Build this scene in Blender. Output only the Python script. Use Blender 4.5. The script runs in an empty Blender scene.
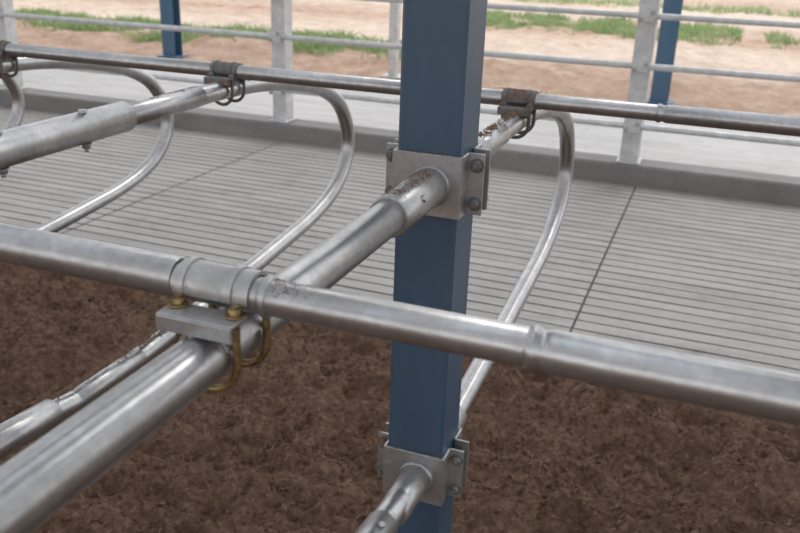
import bpy, math, random
import numpy as np
from mathutils import Vector, Matrix, noise
random.seed(7); rng=np.random.default_rng(7)
scene=bpy.context.scene

# heights are relative to the camera's eye level (z=0)
FLOOR=-1.45; CURB=-1.314
# ---------------------------------------------------------------- materials
def newmat(name):
    m=bpy.data.materials.new(name); m.use_nodes=True
    nt=m.node_tree; b=nt.nodes['Principled BSDF']; return m,nt,b
def N(nt,t,**k):
    n=nt.nodes.new(t)
    for a,v in k.items(): setattr(n,a,v)
    return n
def coords(nt,scale=(1,1,1)):
    g=N(nt,'ShaderNodeNewGeometry'); mp=N(nt,'ShaderNodeMapping'); mp.inputs['Scale'].default_value=scale
    nt.links.new(g.outputs['Position'],mp.inputs['Vector']); return mp.outputs[0]
def noise_n(nt,vec,scale,detail=4,rough=.55,dist=0):
    n=N(nt,'ShaderNodeTexNoise'); n.inputs['Scale'].default_value=scale; n.inputs['Detail'].default_value=detail
    n.inputs['Roughness'].default_value=rough; n.inputs['Distortion'].default_value=dist
    nt.links.new(vec,n.inputs['Vector']); return n.outputs['Fac']
def ramp(nt,fac,stops):
    r=N(nt,'ShaderNodeValToRGB'); e=r.color_ramp.elements
    while len(e)<len(stops): e.new(.5)
    for i,(p,c) in enumerate(stops):
        e[i].position=p; e[i].color=(*c,1) if len(c)==3 else c
    nt.links.new(fac,r.inputs[0]); return r.outputs['Color']
def mix(nt,fac,a,b,mode='MIX'):
    m=N(nt,'ShaderNodeMix',data_type='RGBA',blend_type=mode)
    for s,v in ((m.inputs[0],fac),(m.inputs[6],a),(m.inputs[7],b)):
        if hasattr(v,'is_linked') or hasattr(v,'links'): nt.links.new(v,s)
        elif isinstance(v,(int,float)): s.default_value=v
        else: s.default_value=(*v,1)
    return m.outputs[2]
def bump(nt,b,h,strength,dist):
    bm=N(nt,'ShaderNodeBump'); bm.inputs['Strength'].default_value=strength; bm.inputs['Distance'].default_value=dist
    nt.links.new(h,bm.inputs['Height']); nt.links.new(bm.outputs[0],b.inputs['Normal'])
g3=lambda v:(v,v,v)

def galv(name,base=.5,rough=.34,dirt=.35,metal=.85,dc=(.19,.12,.08)):
    m,nt,b=newmat(name); v=coords(nt)
    n1=noise_n(nt,v,13,6,.66,.3); n2=noise_n(nt,v,90,3,.6)
    c=ramp(nt,n1,[(.32,(base*.74,base*.75,base*.76)),(.5,(base*.9,base*.91,base*.92)),(.68,(base*1.12,base*1.14,base*1.15))])
    c=mix(nt,.25,c,ramp(nt,n2,[(.35,g3(base*.6)),(.65,g3(base*1.2))]))
    n3=noise_n(nt,v,22,7,.72,.4)
    dm=ramp(nt,n3,[(.66-.14*dirt,g3(0)),(.76-.1*dirt,g3(1))])
    c2=mix(nt,dm,c,dc); nt.links.new(c2,b.inputs['Base Color'])
    inv=mix(nt,dm,g3(metal),g3(0)); nt.links.new(inv,b.inputs['Metallic'])
    r=mix(nt,dm,ramp(nt,n1,[(.3,g3(rough+.08)),(.7,g3(rough-.04))]),g3(.95)); nt.links.new(r,b.inputs['Roughness'])
    bump(nt,b,n2,.12,.002); return m
M_PIPE=galv('galvanised_pipe',.49,.31,0,.9)
M_CLAMP=galv('galvanised_clamp',.47,.38,.6,.8)
M_POSTG=galv('galvanised_fence',.62,.5,-.5,.45)
M_RUST=galv('dirty_clamp',.22,.6,1.4,.7,(.15,.092,.06))

m,nt,b=newmat('brass_bolt'); v=coords(nt); n=noise_n(nt,v,120)
nt.links.new(ramp(nt,n,[(.35,(.16,.11,.05)),(.7,(.42,.32,.15))]),b.inputs['Base Color']); b.inputs['Metallic'].default_value=.8; b.inputs['Roughness'].default_value=.4; M_BRASS=m

def paint(name,c1,c2):
    m,nt,b=newmat(name); v=coords(nt,(1,1,.25)); n=noise_n(nt,v,9,6,.65); n2=noise_n(nt,coords(nt),60,5,.7)
    c=ramp(nt,n,[(.3,c1),(.7,c2)])
    c=mix(nt,ramp(nt,n2,[(.6,g3(0)),(.78,g3(.5))]),c,(.15,.16,.17)); nt.links.new(c,b.inputs['Base Color'])
    b.inputs['Roughness'].default_value=.45; bump(nt,b,n2,.1,.002); return m
M_BLUE=paint('blue_paint',(.034,.068,.112),(.048,.092,.148))
M_BLUE2=paint('blue_paint_column',(.045,.11,.19),(.065,.14,.23))

m,nt,b=newmat('bedding_soil'); v=coords(nt)
n1=noise_n(nt,v,3,5,.6); n2=noise_n(nt,v,42,9,.8,.3); n3=noise_n(nt,v,190,4,.7)
c=ramp(nt,n2,[(.3,(.055,.03,.02)),(.5,(.20,.12,.082)),(.68,(.42,.28,.205))])
c=mix(nt,.3,c,ramp(nt,n1,[(.35,(.13,.077,.053)),(.65,(.27,.175,.125))]))
c=mix(nt,ramp(nt,n3,[(.64,g3(0)),(.72,g3(.55))]),c,(.48,.35,.26))
nt.links.new(c,b.inputs['Base Color']); b.inputs['Roughness'].default_value=1; b.inputs['Specular IOR Level'].default_value=.1
bump(nt,b,n2,.9,.025); M_SOIL=m
m,nt,b=newmat('straw_fibre'); b.inputs['Base Color'].default_value=(.33,.22,.15,1); b.inputs['Roughness'].default_value=.9; M_STRAW=m

m,nt,b=newmat('dirt_crumbs'); v=coords(nt); n2=noise_n(nt,v,200,4,.7)
nt.links.new(ramp(nt,n2,[(.3,(.09,.053,.035)),(.7,(.25,.165,.115))]),b.inputs['Base Color']); b.inputs['Roughness'].default_value=1; M_CRUMB=m

def concrete(name,lo,hi,tint=(1,.955,.91)):
    m,nt,b=newmat(name); v=coords(nt); n1=noise_n(nt,v,1.3,6,.65); n2=noise_n(nt,v,40,6,.7); n4=noise_n(nt,coords(nt,(.35,3,1)),4,5,.6)
    n5=noise_n(nt,v,6,7,.75,.5)
    t=lambda k:tuple(k*x for x in tint)
    c=ramp(nt,n1,[(.32,t(lo)),(.68,t(hi))]); c=mix(nt,.35,c,ramp(nt,n2,[(.3,t(lo*.6)),(.7,t(hi*1.15))])); c=mix(nt,.35,c,ramp(nt,n4,[(.35,t(lo*.75)),(.65,t(hi*1.1))]))
    c=mix(nt,ramp(nt,n5,[(.52,g3(0)),(.72,g3(.45))]),c,(lo*.6,lo*.5,lo*.42))
    nt.links.new(c,b.inputs['Base Color']); b.inputs['Roughness'].default_value=.62; b.inputs['Specular IOR Level'].default_value=.35
    bump(nt,b,n2,.25,.004); return m
M_CONC=concrete('grooved_concrete',.31,.44)
M_GROOVE=concrete('groove_dark',.13,.21,(1,.87,.78))  # darker, browner concrete tone for groove faces and the base under the joints
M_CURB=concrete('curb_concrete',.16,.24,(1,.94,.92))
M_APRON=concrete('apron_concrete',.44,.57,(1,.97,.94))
M_ROOF=concrete('roof_sheet',.26,.32,(1,1,1))

m,nt,b=newmat('outdoor_ground'); g=N(nt,'ShaderNodeNewGeometry'); v=coords(nt)
sx=N(nt,'ShaderNodeSeparateXYZ'); nt.links.new(g.outputs['Position'],sx.inputs[0])
n1=noise_n(nt,v,.45,5,.6); n2=noise_n(nt,v,5,7,.7)
ma=N(nt,'ShaderNodeMath',operation='MULTIPLY_ADD'); nt.links.new(n1,ma.inputs[0]); ma.inputs[1].default_value=5; nt.links.new(sx.outputs['Y'],ma.inputs[2])
mr=N(nt,'ShaderNodeMapRange'); mr.inputs[1].default_value=8; mr.inputs[2].default_value=38; nt.links.new(ma.outputs[0],mr.inputs[0])
soil=(.40,.235,.16); sand=(.78,.65,.53)
c=ramp(nt,mr.outputs[0],[(0,soil),(.13,(.38,.24,.165)),(.18,sand),(.24,(.66,.52,.40)),(.3,soil),(.42,sand),(.6,(.5,.34,.25)),(.8,sand)])
c=mix(nt,.42,c,ramp(nt,n2,[(.3,(.26,.155,.10)),(.7,(.78,.62,.5))])); nt.links.new(c,b.inputs['Base Color'])
b.inputs['Roughness'].default_value=1; bump(nt,b,n2,.8,.06); M_GND=m

m,nt,b=newmat('grass'); v=coords(nt); n=noise_n(nt,v,2.5,5,.6)
nt.links.new(ramp(nt,n,[(.3,(.2,.31,.12)),(.5,(.33,.45,.2)),(.75,(.52,.55,.32))]),b.inputs['Base Color']); b.inputs['Roughness'].default_value=.7; M_GRASS=m

# ---------------------------------------------------------------- mesh builder
class MB:
    def __init__(s,*mats): s.v=[];s.f=[];s.m=[];s.sm=[];s.mats=list(mats)
    def mi(s,mat):
        if mat not in s.mats:s.mats.append(mat)
        return s.mats.index(mat)
    def add(s,vs,fs,mat,smooth=False):
        o=len(s.v); s.v+= [tuple(map(float,p)) for p in vs]; k=s.mi(mat)
        for f in fs: s.f.append([i+o for i in f]); s.m.append(k); s.sm.append(smooth)
    def tube(s,path,r,mat,seg=32,cap=True):
        P=[Vector(p) for p in path]; n=len(P); rs=r if isinstance(r,(list,tuple)) else [r]*n
        T=[(P[min(i+1,n-1)]-P[max(i-1,0)]).normalized() for i in range(n)]
        up=Vector((0,0,1)) if abs(T[0].z)<.9 else Vector((1,0,0))
        u=T[0].cross(up).normalized(); vs=[]
        for i in range(n):
            u=(u-T[i]*u.dot(T[i])).normalized(); w=T[i].cross(u)
            for k in range(seg):
                a=2*math.pi*k/seg; vs.append(P[i]+(u*math.cos(a)+w*math.sin(a))*rs[i])
        fs=[]
        for i in range(n-1):
            for k in range(seg):
                k2=(k+1)%seg; fs.append([i*seg+k,i*seg+k2,(i+1)*seg+k2,(i+1)*seg+k])
        s.add(vs,fs,mat,True)
        if cap:
            s.add(vs[:seg],[list(range(seg))[::-1]],mat); s.add(vs[-seg:],[list(range(seg))],mat)
    def cyl(s,a,b_,r,mat,seg=32,bev=.0015):
        a=Vector(a);b_=Vector(b_);d=(b_-a).normalized()
        s.tube([a,a+d*bev*.01,a+d*bev,b_-d*bev,b_-d*bev*.01,b_],[r-bev,r-bev*.99,r,r,r-bev*.99,r-bev],mat,seg)
    def box(s,c,size,mat,bev=.0015,R=None):
        c=Vector(c); hx,hy,hz=[q/2 for q in size]; e=min(bev,hx*.45,hy*.45,hz*.45)
        vs=[];idx={}
        for sx_ in(-1,1):
            for sy in(-1,1):
                for sz in(-1,1):
                    for ax in range(3):
                        p=Vector((sx_*(hx-(e if ax!=0 else 0)),sy*(hy-(e if ax!=1 else 0)),sz*(hz-(e if ax!=2 else 0))))
                        if R: p=R@p
                        idx[(sx_,sy,sz,ax)]=len(vs); vs.append(c+p)
        fs=[]
        for ax in range(3):
            o=[i for i in range(3) if i!=ax]
            for sg in(-1,1):
                q=[]
                for a_,b2 in((-1,-1),(1,-1),(1,1),(-1,1)):
                    t=[0,0,0];t[ax]=sg;t[o[0]]=a_;t[o[1]]=b2;q.append(idx[(*t,ax)])
                fs.append(q)
            for a_ in(-1,1):
                for b2 in(-1,1):
                    q=[]
                    for k,axx in((-1,o[0]),(1,o[0]),(1,o[1]),(-1,o[1])):
                        t=[0,0,0];t[ax]=k;t[o[0]]=a_;t[o[1]]=b2;q.append(idx[(*t,axx)])
                    fs.append(q)
        for sx_ in(-1,1):
            for sy in(-1,1):
                for sz in(-1,1): fs.append([idx[(sx_,sy,sz,k)] for k in range(3)])
        s.add(vs,fs,mat)
    def bolt(s,p,d,mat,r=.009,h=.008,washer=True,stud=.0):
        p=Vector(p);d=Vector(d).normalized()
        if washer: s.cyl(p,p+d*.0018,r*1.35,mat,20,.0005); p=p+d*.0018
        s.tube([p,p+d*h*.85,p+d*h],[r,r,r*.85],mat,6)
        if stud>0: s.cyl(p+d*h,p+d*(h+stud),r*.5,mat,12,.0008)
    def shell(s,c,axis,r,t,L,a0,a1,mat,seg=20):
        c=Vector(c);vs=[]
        ax=Vector((1,0,0)) if axis=='x' else Vector((0,1,0)); sd=Vector((0,1,0)) if axis=='x' else Vector((1,0,0))
        for i in range(seg+1):
            a=a0+(a1-a0)*i/seg; n=sd*math.cos(a)+Vector((0,0,1))*math.sin(a)
            for rr in(r,r+t):
                for l in(-L/2,L/2): vs.append(c+n*rr+ax*l)
        fs=[]
        for i in range(seg):
            q=i*4
            fs+=[[q,q+1,q+5,q+4],[q+2,q+6,q+7,q+3],[q,q+4,q+6,q+2],[q+1,q+3,q+7,q+5]]
        fs+=[[0,2,3,1],[seg*4,seg*4+1,seg*4+3,seg*4+2]]
        s.add(vs,fs,mat,False)
    def crumbs(s,fn,n,r0,r1,mat):
        for _ in range(n):
            p=Vector(fn()); r=random.uniform(r0,r1); q=[]
            a=random.random()*6
            for (x,y,z) in((1,0,0),(-1,0,0),(0,1,0),(0,-1,0),(0,0,1),(0,0,-1)):
                k=r*random.uniform(.6,1.3); x2=x*math.cos(a)-y*math.sin(a); y2=x*math.sin(a)+y*math.cos(a); q.append(p+Vector((x2*k,y2*k,z*k*.7)))
            s.add(q,[[0,2,4],[2,1,4],[1,3,4],[3,0,4],[2,0,5],[1,2,5],[3,1,5],[0,3,5]],mat)
    def obj(s,name,parent=None):
        me=bpy.data.meshes.new(name); me.from_pydata(s.v,[],s.f)
        for m_ in s.mats: me.materials.append(m_)
        me.polygons.foreach_set('material_index',s.m); me.polygons.foreach_set('use_smooth',s.sm); me.update()
        import bmesh
        bm=bmesh.new();bm.from_mesh(me);bmesh.ops.recalc_face_normals(bm,faces=bm.faces);bm.to_mesh(me);bm.free()
        o=bpy.data.objects.new(name,me); scene.collection.objects.link(o)
        if parent:o.parent=parent
        return o
def spline(P,n=8):
    P=[Vector(p) for p in P]; out=[]
    for i in range(len(P)-1):
        p0=P[max(i-1,0)];p1=P[i];p2=P[i+1];p3=P[min(i+2,len(P)-1)]
        for k in range(n):
            t=k/n; out.append(.5*((2*p1)+(p2-p0)*t+(2*p0-5*p1+4*p2-p3)*t*t+(3*p1-p0-3*p2+p3)*t**3))
    out.append(P[-1]); return out

# ---------------------------------------------------------------- stall geometry
ZP=-.346      # top tube axis
RM=.0235; RL=.0215; RA=.0162
YN=.584; YF=1.72; ZA=-.2935; YC=1.21
ZAF=ZP+RL+RA+.003
LOOP=[(1.50,ZP),(1.72,ZP-.001),(1.90,-.358),(2.08,-.385),(2.22,-.420),(2.33,-.472),(2.395,-.545),(2.415,-.62),(2.385,-.69),(2.30,-.750),(2.16,-.790),(1.95,-.815),(1.70,-.838),(1.45,-.858),(1.30,-.868)]
NEARL=[(.30,ZP),(.15,ZP-.001),(.02,-.358),(-.12,-.395),(-.22,-.44),(-.29,-.50),(-.315,-.57),(-.30,-.64),(-.23,-.70),(-.1,-.745),(.15,-.775),(.60,-.81),(.85,-.838),(1.0,-.853),(1.12,-.868)]

def cross_clamp(X,Y,za,ra,rb,mat,bmat,name,parent,L=.074):
    """pressed saddle over the upper rail, plate below it, two U-bolts round the lower tube"""
    B=MB(mat,bmat)
    r0=math.radians
    B.shell((X,Y,za),'x',ra+.0005,.0035,L,r0(-8),r0(188),mat,28)
    for e in(-.90,.55):
        B.shell((X+e*(L/2-.004),Y,za),'x',ra+.0035,.0022,.007,r0(-5),r0(185),mat,28)
    zs=za-ra*.75
    for e in(-1,1):
        B.box((X,Y+e*(ra+.016),zs),(L,.028,.0035),mat,.001)
        B.box((X,Y+e*(ra+.029),zs-.007),(L,.0035,.014),mat,.001)
    B.shell((X,Y,ZP),'y',rb+.0005,.0035,.066,r0(20),r0(160),mat)
    for yy in(-.026,.026):
        pts=[]; R_=rb+.005
        pts.append((X-R_,Y+yy,zs+.011))
        for k in range(17):
            a=math.pi+math.pi*k/16; pts.append((X+R_*math.cos(a),Y+yy,ZP-.006+R_*math.sin(a)))
        pts.append((X+R_,Y+yy,zs+.011))
        B.tube(pts,.0038,bmat,12)
        for e in(-1,1): B.bolt((X+e*R_,Y+yy,zs+.002),(0,0,1),bmat,.0068,.0055)
    return B.obj(name,parent)

def crumb_on(B,X,Y0,Y1,z,r,n,r0=.0008,r1=.0028,sg=.42):
    cl=[(random.uniform(Y0,Y1),random.gauss(0,sg*.6)) for _ in range(max(4,n//90))]
    def fn():
        if random.random()<.85:
            cy,ca=random.choice(cl); a=ca+random.gauss(0,.16); y=min(Y1,max(Y0,cy+random.gauss(0,.012)))
        else: a=random.gauss(0,sg); y=random.uniform(Y0,Y1)
        return (X+math.sin(a)*r,y,z+math.cos(a)*r)
    B.crumbs(fn,n,r0,r1,M_CRUMB)

def divider(X,withpost):
    B=MB(M_PIPE,M_CLAMP,M_CRUMB)
    loop=spline([(X,y,z) for y,z in LOOP]); B.tube(loop,RL,M_PIPE,32)
    nl=spline([(X,y,z) for y,z in NEARL]); B.tube(nl,RL if not withpost else .0232,M_PIPE,32)
    if withpost:
        B.cyl((X,.12,ZP),(X,1.03,ZP),RM,M_PIPE,48)
        B.cyl((X,.985,ZP),(X,1.152,ZP),.0287,M_CLAMP,48,.002)
        B.cyl((X,1.268,ZP),(X,1.40,ZP),.0275,M_CLAMP,40,.002)
        B.cyl((X,1.39,ZP),(X,1.56,ZP),.0235,M_PIPE,40)
        zl=-.868
        B.cyl((X,1.268,zl),(X,1.37,zl+.004),.027,M_CLAMP,40,.002)
        B.cyl((X,1.04,zl+.005),(X,1.152,zl),.0255,M_CLAMP,40,.002)
        B.cyl((X,.78,-.833),(X,1.0,-.8545),.0268,M_PIPE,40,.002)
        B.bolt((X+.012,.965,-.826),(.3,0,1),M_CLAMP,.006,.004,False)
        B.bolt((X-.027,1.06,ZP-.005),(-1,0,-.15),M_CLAMP,.006,.004,False)
        B.bolt((X+.0255,1.05,ZP+.012),(1,0,.4),M_CLAMP,.006,.004,False)
        crumb_on(B,X,1.0,1.15,ZP,.0283,1300,.0005,.002)
        crumb_on(B,X,1.27,1.68,ZP,.0235,1300,.0006,.0024)
    else:
        B.cyl((X,.12,ZP),(X,1.345,ZP),.0295,M_PIPE,48,.003)
        B.cyl((X,1.33,ZP),(X,1.60,ZP),.0225,M_PIPE,40)
        for yy in(1.22,1.02): B.bolt((X+.006,yy,ZP-.028),(0,0,-1),M_CLAMP,.008,.008,True,.006)
        for yy in(1.22,1.02): B.bolt((X+.006,yy,ZP+.0285),(0,0,1),M_CLAMP,.008,.006,False)
        B.cyl((X,1.10,-.868),(X,1.32,-.866),RL,M_PIPE,40)
        B.cyl((X,.90,-.846),(X,1.06,-.859),.0275,M_PIPE,40,.002)
        B.bolt((X+.01,1.02,-.884),(0,0,-1),M_CLAMP,.008,.008,True,.008)
        crumb_on(B,X,1.06,1.62,-.854,RL,2400,.0007,.0028)
        crumb_on(B,X,1.36,1.70,ZP,.0225,300,.0006,.0016)
    o=B.obj('stall_divider')
    cross_clamp(X,YF,ZAF,RA,.0225,M_RUST,M_RUST,'rail_clamp',o,.07)
    cross_clamp(X,YN,ZA,RA+.001,RM if withpost else .0295,M_CLAMP,M_BRASS,'neck_clamp',o)
    return o
XS=[.32,-.381,-1.08,-1.765,-2.42,-3.1,-3.8]
for i,X in enumerate(XS): divider(X,i==1)

def rail(Y,z,r,ext,big):
    B=MB(M_PIPE,M_CLAMP)
    xj=-.095
    B.cyl((-5.2,Y,z),(xj,Y,z),r,M_PIPE,48)
    B.tube([(xj-.012,Y,z),(xj-.010,Y,z),(xj-.005,Y,z),(xj,Y,z),(xj+.004,Y,z),(xj+.008,Y,z),(2.6,Y,z)],[r,r+.0018,r+.0022,r-.0005,r+.0006,r+ext,r+ext],M_PIPE,48)
    if big: B.cyl((-5.2,Y,z+.003),(-.424,Y,z+.003),r+.0024,M_PIPE,48)
    else: B.cyl((-2.0,Y,z),(-1.9,Y,z),r+.002,M_PIPE,40)
    if big: B.cyl((-.338,Y,z),(-.330,Y,z),r+.0022,M_PIPE,40,.001)
    return B.obj('neck_rail')
r1=rail(YN,ZA,RA,.0014,True); r2=rail(YF,ZAF,RA,.002,False)
B=MB(M_CRUMB)
def fn():
    a=random.gauss(-.2,.5); x=-.328+abs(random.gauss(0,.018)); return (x,YN+math.sin(a)*RA,ZA+math.cos(a)*RA)
B.crumbs(fn,160,.0004,.0012,M_CRUMB)
def fn():
    a=random.gauss(0,.5); return (random.gauss(-.381,.02),YF+math.sin(a)*(RA+.004),ZAF+math.cos(a)*(RA+.004))
B.crumbs(fn,300,.0008,.0022,M_CRUMB); B.obj('mud',r1)

# blue post with split clamps
PX0,PX1,PY0,PY1=-.438,-.339,1.16,1.26; PXC=(PX0+PX1)/2
B=MB(M_BLUE); B.box((PXC,(PY0+PY1)/2,.9),(.099,.1,4.8),M_BLUE,.005); post=B.obj('steel_post')
def post_clamp(zc):
    B=MB(M_CLAMP); h=.096; t=.005
    for s_,yf in((-1,PY0),(1,PY1)):
        B.box((PXC,yf+s_*t/2,zc),(.1+2*t,t,h),M_CLAMP,.0015)
        for e in(-1,1):
            B.box((PXC+e*(.05+t/2),yf-s_*.0165,zc),(t,.035,h),M_CLAMP,.001)
            B.box((PXC+e*(.05+t+.011),yf-s_*.034,zc),(.026,t,h),M_CLAMP,.001)
            for dz in(-.03,.03):
                B.bolt((PXC+e*(.05+t+.013),yf-s_*.034+s_*t/2,zc+dz),(0,s_,0),M_RUST,.0085,.008,True,.004 if s_<0 else .010)
                if s_<0: B.cyl((PXC+e*(.05+t+.013),PY0+.03,zc+dz),(PXC+e*(.05+t+.013),PY1-.03,zc+dz),.005,M_RUST,12)
        B.cyl((-.381,yf+s_*t*.8,zc),(-.381,yf+s_*(t+.006),zc),.032,M_CLAMP,40,.003)
    def fn(): return (PXC+random.uniform(-.05,.055),PY0-.003+random.uniform(-.003,.002),zc+.049+random.uniform(-.002,.003))
    B.crumbs(fn,60,.0006,.0016,M_CRUMB)
    return B.obj('post_clamp',post)
post_clamp(ZP); post_clamp(-.868)

# ---------------------------------------------------------------- bedding
def grid(name,x0,x1,y0,y1,step,fn,mat):
    nx=int((x1-x0)/step)+1; ny=int((y1-y0)/step)+1
    xs=np.linspace(x0,x1,nx); ys=np.linspace(y0,y1,ny); vs=[]
    for y in ys:
        for x in xs: vs.append((x,y,fn(x,y)))
    i=np.arange((ny-1)*(nx-1)); r=i//(nx-1); c=i%(nx-1); a=r*nx+c
    fs=np.stack([a,a+1,a+nx+1,a+nx],1).tolist()
    me=bpy.data.meshes.new(name); me.from_pydata(vs,[],fs); me.materials.append(mat); me.polygons.foreach_set('use_smooth',[True]*len(fs)); me.update()
    o=bpy.data.objects.new(name,me); scene.collection.objects.link(o); return o
def soil_h(x,y):
    wx=x+.05*noise.noise(Vector((x*5,y*5,11))); wy=y+.05*noise.noise(Vector((x*5,y*5,21)))
    h=.035*noise.noise(Vector((x*2.2,y*2.2,0)))+.05*noise.noise(Vector((wx*6,wy*6,3)))+.036*noise.noise(Vector((wx*14,wy*14,7)))
    h+=.020*abs(noise.noise(Vector((wx*30,wy*30,1))))+.008*noise.noise(Vector((x*70,y*70,5)))
    e=min(1,max(0,(2.78-y)/.12)); return FLOOR+.02+.03*e+h*(.25+.75*e)
soil=grid('bedding_soil',-3.6,1.3,.6,2.78,.0095,soil_h,M_SOIL)
B=MB(M_SOIL); B.box((-1,-2.1,FLOOR+.01),(16,5.4,.06),M_SOIL,.001); B.box((-6,1.69,FLOOR),(4.8,2.18,.08),M_SOIL,.001); B.box((4,1.69,FLOOR),(5.4,2.18,.08),M_SOIL,.001); B.obj('bedding',soil)
B=MB(M_SOIL,M_STRAW)
def fn():
    x=random.uniform(-3,1);y=random.uniform(.9,2.8+random.random()**3*.15); return (x,y,(soil_h(x,y) if y<2.78 else FLOOR)+.003)
B.crumbs(fn,16000,.0015,.010,M_SOIL)
for _ in range(5000):
    x,y,z=fn(); a=random.random()*6.28; l=random.uniform(.008,.03); dx,dy=math.cos(a)*l,math.sin(a)*l; wx,wy=-math.sin(a)*.0007,math.cos(a)*.0007; t=random.uniform(-.004,.01)
    B.add([(x-wx,y-wy,z),(x+wx,y+wy,z),(x+dx+wx,y+dy+wy,z+t),(x+dx-wx,y+dy-wy,z+t)],[[0,1,2,3]],M_STRAW)
B.obj('soil_clods',soil)

# ---------------------------------------------------------------- grooved concrete floor
B=MB(M_CONC,M_GROOVE)
Y0,Y1=2.70,5.45; pitch_=.0875; gd=.010
joints=[-.40+2.58*k for k in range(-4,4)]
for a,b_ in zip(joints[:-1],joints[1:]):
    xa,xb=a+.005,b_-.005; ns=16
    rows=[]; y=Y0
    while y+pitch_<Y1-.05: rows.append(y); y+=pitch_
    xs=[xa+(xb-xa)*k/ns for k in range(ns+1)]
    def edge(yy,x,k): return yy+.0028*noise.noise(Vector((x*2.5,yy*9,k)))
    def gww(yy,x): return .012+.006*noise.noise(Vector((x*1.7,yy*7,40)))
    for k in range(ns):
        x0,x1=xs[k],xs[k+1]
        for y in rows+[rows[-1]+pitch_]:
            last=y>rows[-1]
            s0=edge(y,x0,1);s1=edge(y,x1,1)
            if y==rows[0]: s0=s1=Y0
            if last: e0=e1=Y1
            else:
                n0=edge(y+pitch_,x0,1);n1_=edge(y+pitch_,x1,1); e0=n0-gww(y,x0); e1=n1_-gww(y,x1)
            B.add([(x0,s0,FLOOR),(x1,s1,FLOOR),(x1,e1,FLOOR),(x0,e0,FLOOR)],[[0,1,2,3]],M_CONC)
            if not last:
                B.add([(x0,e0,FLOOR),(x1,e1,FLOOR),(x1,e1+.003,FLOOR-gd),(x0,e0+.003,FLOOR-gd),(x0,n0-.002,FLOOR-gd),(x1,n1_-.002,FLOOR-gd),(x0,n0,FLOOR),(x1,n1_,FLOOR)],[[0,1,2,3],[3,2,5,4],[4,5,7,6]],M_GROOVE)
B.add([(-12,Y0,FLOOR-.013),(9,Y0,FLOOR-.013),(9,Y1,FLOOR-.013),(-12,Y1,FLOOR-.013)],[[0,1,2,3]],M_GROOVE)
B.obj('floor')
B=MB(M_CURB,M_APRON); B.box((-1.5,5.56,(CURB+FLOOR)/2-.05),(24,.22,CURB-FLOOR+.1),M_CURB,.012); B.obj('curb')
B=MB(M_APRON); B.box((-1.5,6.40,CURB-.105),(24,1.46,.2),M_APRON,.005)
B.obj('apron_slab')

# ---------------------------------------------------------------- outdoors
def gh(x,y):
    k=min(1,max(0,(y-7.1)/.8))
    h=.06*noise.noise(Vector((x*.7,y*.7,0)))+.06*noise.noise(Vector((x*2.5,y*2.5,4)))+.045*noise.noise(Vector((x*7,y*7,9)))
    bank=.12*math.exp(-((y-8.8)/.5)**2)*(.6+noise.noise(Vector((x*.8,0,2))))+.2*math.exp(-((y-18.5)/1.2)**2)*max(0,.4+noise.noise(Vector((x*.4,5,2))))
    return CURB-.02+k*(h+bank)
gnd=grid('ground',-24,18,7.1,34,.10,gh,M_GND)
B=MB(M_GND); B.add([(-150,33.9,CURB-.03),(150,33.9,CURB-.03),(150,200,CURB-.03),(-150,200,CURB-.03)],[[0,1,2,3]],M_GND)
B.add([(-150,-150,-1.7),(150,-150,-1.7),(150,34,-1.7),(-150,34,-1.7)],[[0,1,2,3]],M_GND); B.obj('surroundings',gnd)
def grass(name,regions):
    B=MB(M_GRASS)
    for (xa,xb,ya,yb,n,hh,seed) in regions:
        for _ in range(n):
            x=random.uniform(xa,xb);y=random.uniform(ya,yb)
            ex=min((x-xa),(xb-x))/.8; ey=min(y-ya,yb-y)/.5
            if noise.noise(Vector((x*1.3,y*1.6,seed)))+.08+.25*noise.noise(Vector((x*5,y*5,seed)))<random.random()*.35-min(1,ex,ey)*.2: continue
            z=gh(x,y)-.01; h=hh*random.uniform(.4,1.1); a=random.random()*6.28; w=.006; lx=random.gauss(0,.4)*h; ly=random.gauss(0,.4)*h
            dx,dy=math.cos(a)*w,math.sin(a)*w
            B.add([(x-dx,y-dy,z),(x+dx,y+dy,z),(x+lx*.4+dx*.6,y+ly*.4+dy*.6,z+h*.6),(x+lx,y+ly,z+h)],[[0,1,2],[0,2,3]],M_GRASS)
    return B.obj(name)
grass('grass_patch',[(-11,-3.3,8.8,11.0,26000,.13,1),(-4.9,0.2,13.6,16.2,15000,.13,5),(.6,3.2,13.6,15.8,6000,.13,5),(-14,4,20,22,12000,.15,9)])

# fence on the curb
B=MB(M_POSTG,M_CLAMP)
for z,r in((-.395,.018),(-.695,.02),(-1.068,.02)):
    B.cyl((-9.5,5.47,z),(5,5.47,z),r,M_POSTG,20)
def chan(B,x,w,y=5.56):
    t=.008; z0,z1=CURB+.001,-.12; zc=(z0+z1)/2; h=z1-z0
    B.box((x,y-w/2,zc),(w,t,h),M_POSTG,.002)
    for e in(-1,1):
        B.box((x+e*(w/2-t/2),y,zc),(t,w,h),M_POSTG,.002); B.box((x+e*(w/2-.014),y+w/2,zc),(.028,t,h),M_POSTG,.002)
    B.box((x,y,z0+.005),(w*1.3,w*1.6,.01),M_POSTG,.002)
    for z in(-.395,-.695,-1.068):
        B.box((x,5.463-.02,z),(w*.9,.012,.07),M_POSTG,.002)
        for e in(-1,1): B.bolt((x+e*w*.3,5.437,z+.02*e),(0,-1,0),M_CLAMP,.012,.01)
for x,w in((-8.14,.11),(-5.60,.11),(-3.02,.11),(-.475,.115),(2.1,.13)): chan(B,x,w)
B.obj('fence')
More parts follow.
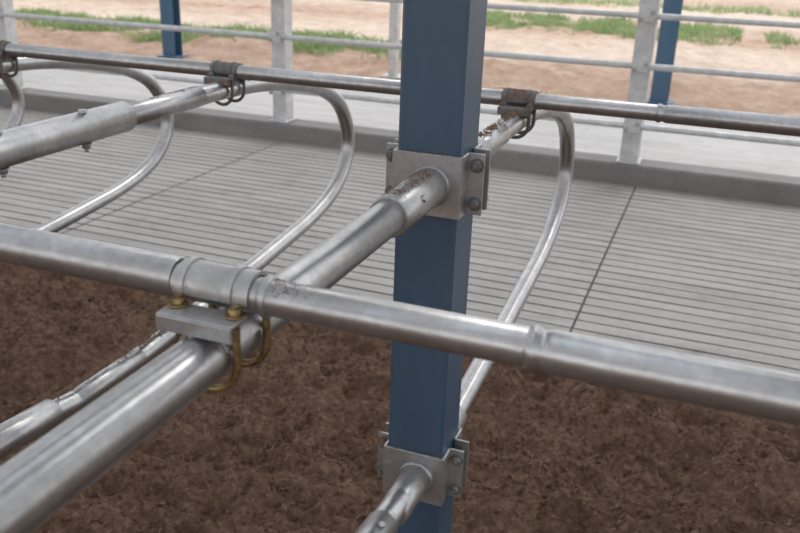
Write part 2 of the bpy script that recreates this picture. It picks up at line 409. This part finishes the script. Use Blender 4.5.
for x in(-10.7,-5.57,-.48,4.73):
    B=MB(M_BLUE2,M_POSTG); H_=3.35-CURB; zc=CURB+H_/2; B.box((x,7.8-.07,zc),(.15,.012,H_),M_BLUE2,.002); B.box((x,7.8+.07,zc),(.15,.012,H_),M_BLUE2,.002); B.box((x,7.8,zc),(.012,.14,H_),M_BLUE2,.002)
    B.box((x,7.8,CURB+.03),(.24,.24,.02),M_BLUE2,.002); B.obj('steel_column')
for x in(-3.05,-8.1,2.1):
    B=MB(M_POSTG); B.box((x,7.9,-.6),(.085,.085,1.6),M_POSTG,.004); B.box((x,7.9,CURB+.02),(.2,.2,.02),M_POSTG,.002); B.obj('fence_post')
# roof: unseen sheets, open gaps added between them to brighten the interior
B=MB(M_ROOF)
x=-26
while x<22:
    B.box((x,-1.0,3.4),(1.2,17.6,.05),M_ROOF,.01); x+=2.4
for yy in(-9,-5,-1,3,7.8): B.box((-2,yy,3.3),(49,.12,.14),M_ROOF,.005)
B.obj('ceiling')

# ---------------------------------------------------------------- light
w=bpy.data.worlds.new('World'); scene.world=w; w.use_nodes=True; nt=w.node_tree; bg=nt.nodes['Background']
tc=N(nt,'ShaderNodeTexCoord'); sp=N(nt,'ShaderNodeSeparateXYZ'); nt.links.new(tc.outputs['Generated'],sp.inputs[0])
c=ramp(nt,sp.outputs['Z'],[(0,(1,1,1)),(.35,(.94,.96,1)),(1,(.86,.91,1))]); nt.links.new(c,bg.inputs['Color']); bg.inputs['Strength'].default_value=1.5
L=bpy.data.lights.new('sun','SUN'); L.energy=1.3; L.angle=math.radians(30); L.color=(1,.96,.9); lo=bpy.data.objects.new('sun',L); scene.collection.objects.link(lo)
lo.rotation_euler=(math.radians(-38),math.radians(12),0)

# ---------------------------------------------------------------- camera
yaw,pt,ro,f=.3523,.3745,.036,838.6
fw=Vector((-math.sin(yaw)*math.cos(pt),math.cos(yaw)*math.cos(pt),-math.sin(pt)))
r=fw.cross(Vector((0,0,1))).normalized(); u=r.cross(fw)
r2_=r*math.cos(ro)+u*math.sin(ro); u2_=-r*math.sin(ro)+u*math.cos(ro)
cam=bpy.data.cameras.new('camera'); co=bpy.data.objects.new('camera',cam); scene.collection.objects.link(co)
co.matrix_world=Matrix(((r2_.x,u2_.x,-fw.x,0),(r2_.y,u2_.y,-fw.y,0),(r2_.z,u2_.z,-fw.z,0),(0,0,0,1)))
cam.sensor_width=23.6; cam.lens=f/800*23.6; cam.clip_start=.02; cam.clip_end=500
cam.dof.use_dof=True; cam.dof.focus_distance=1.2; cam.dof.aperture_fstop=5.6
scene.camera=co
scene.view_settings.view_transform='Standard'
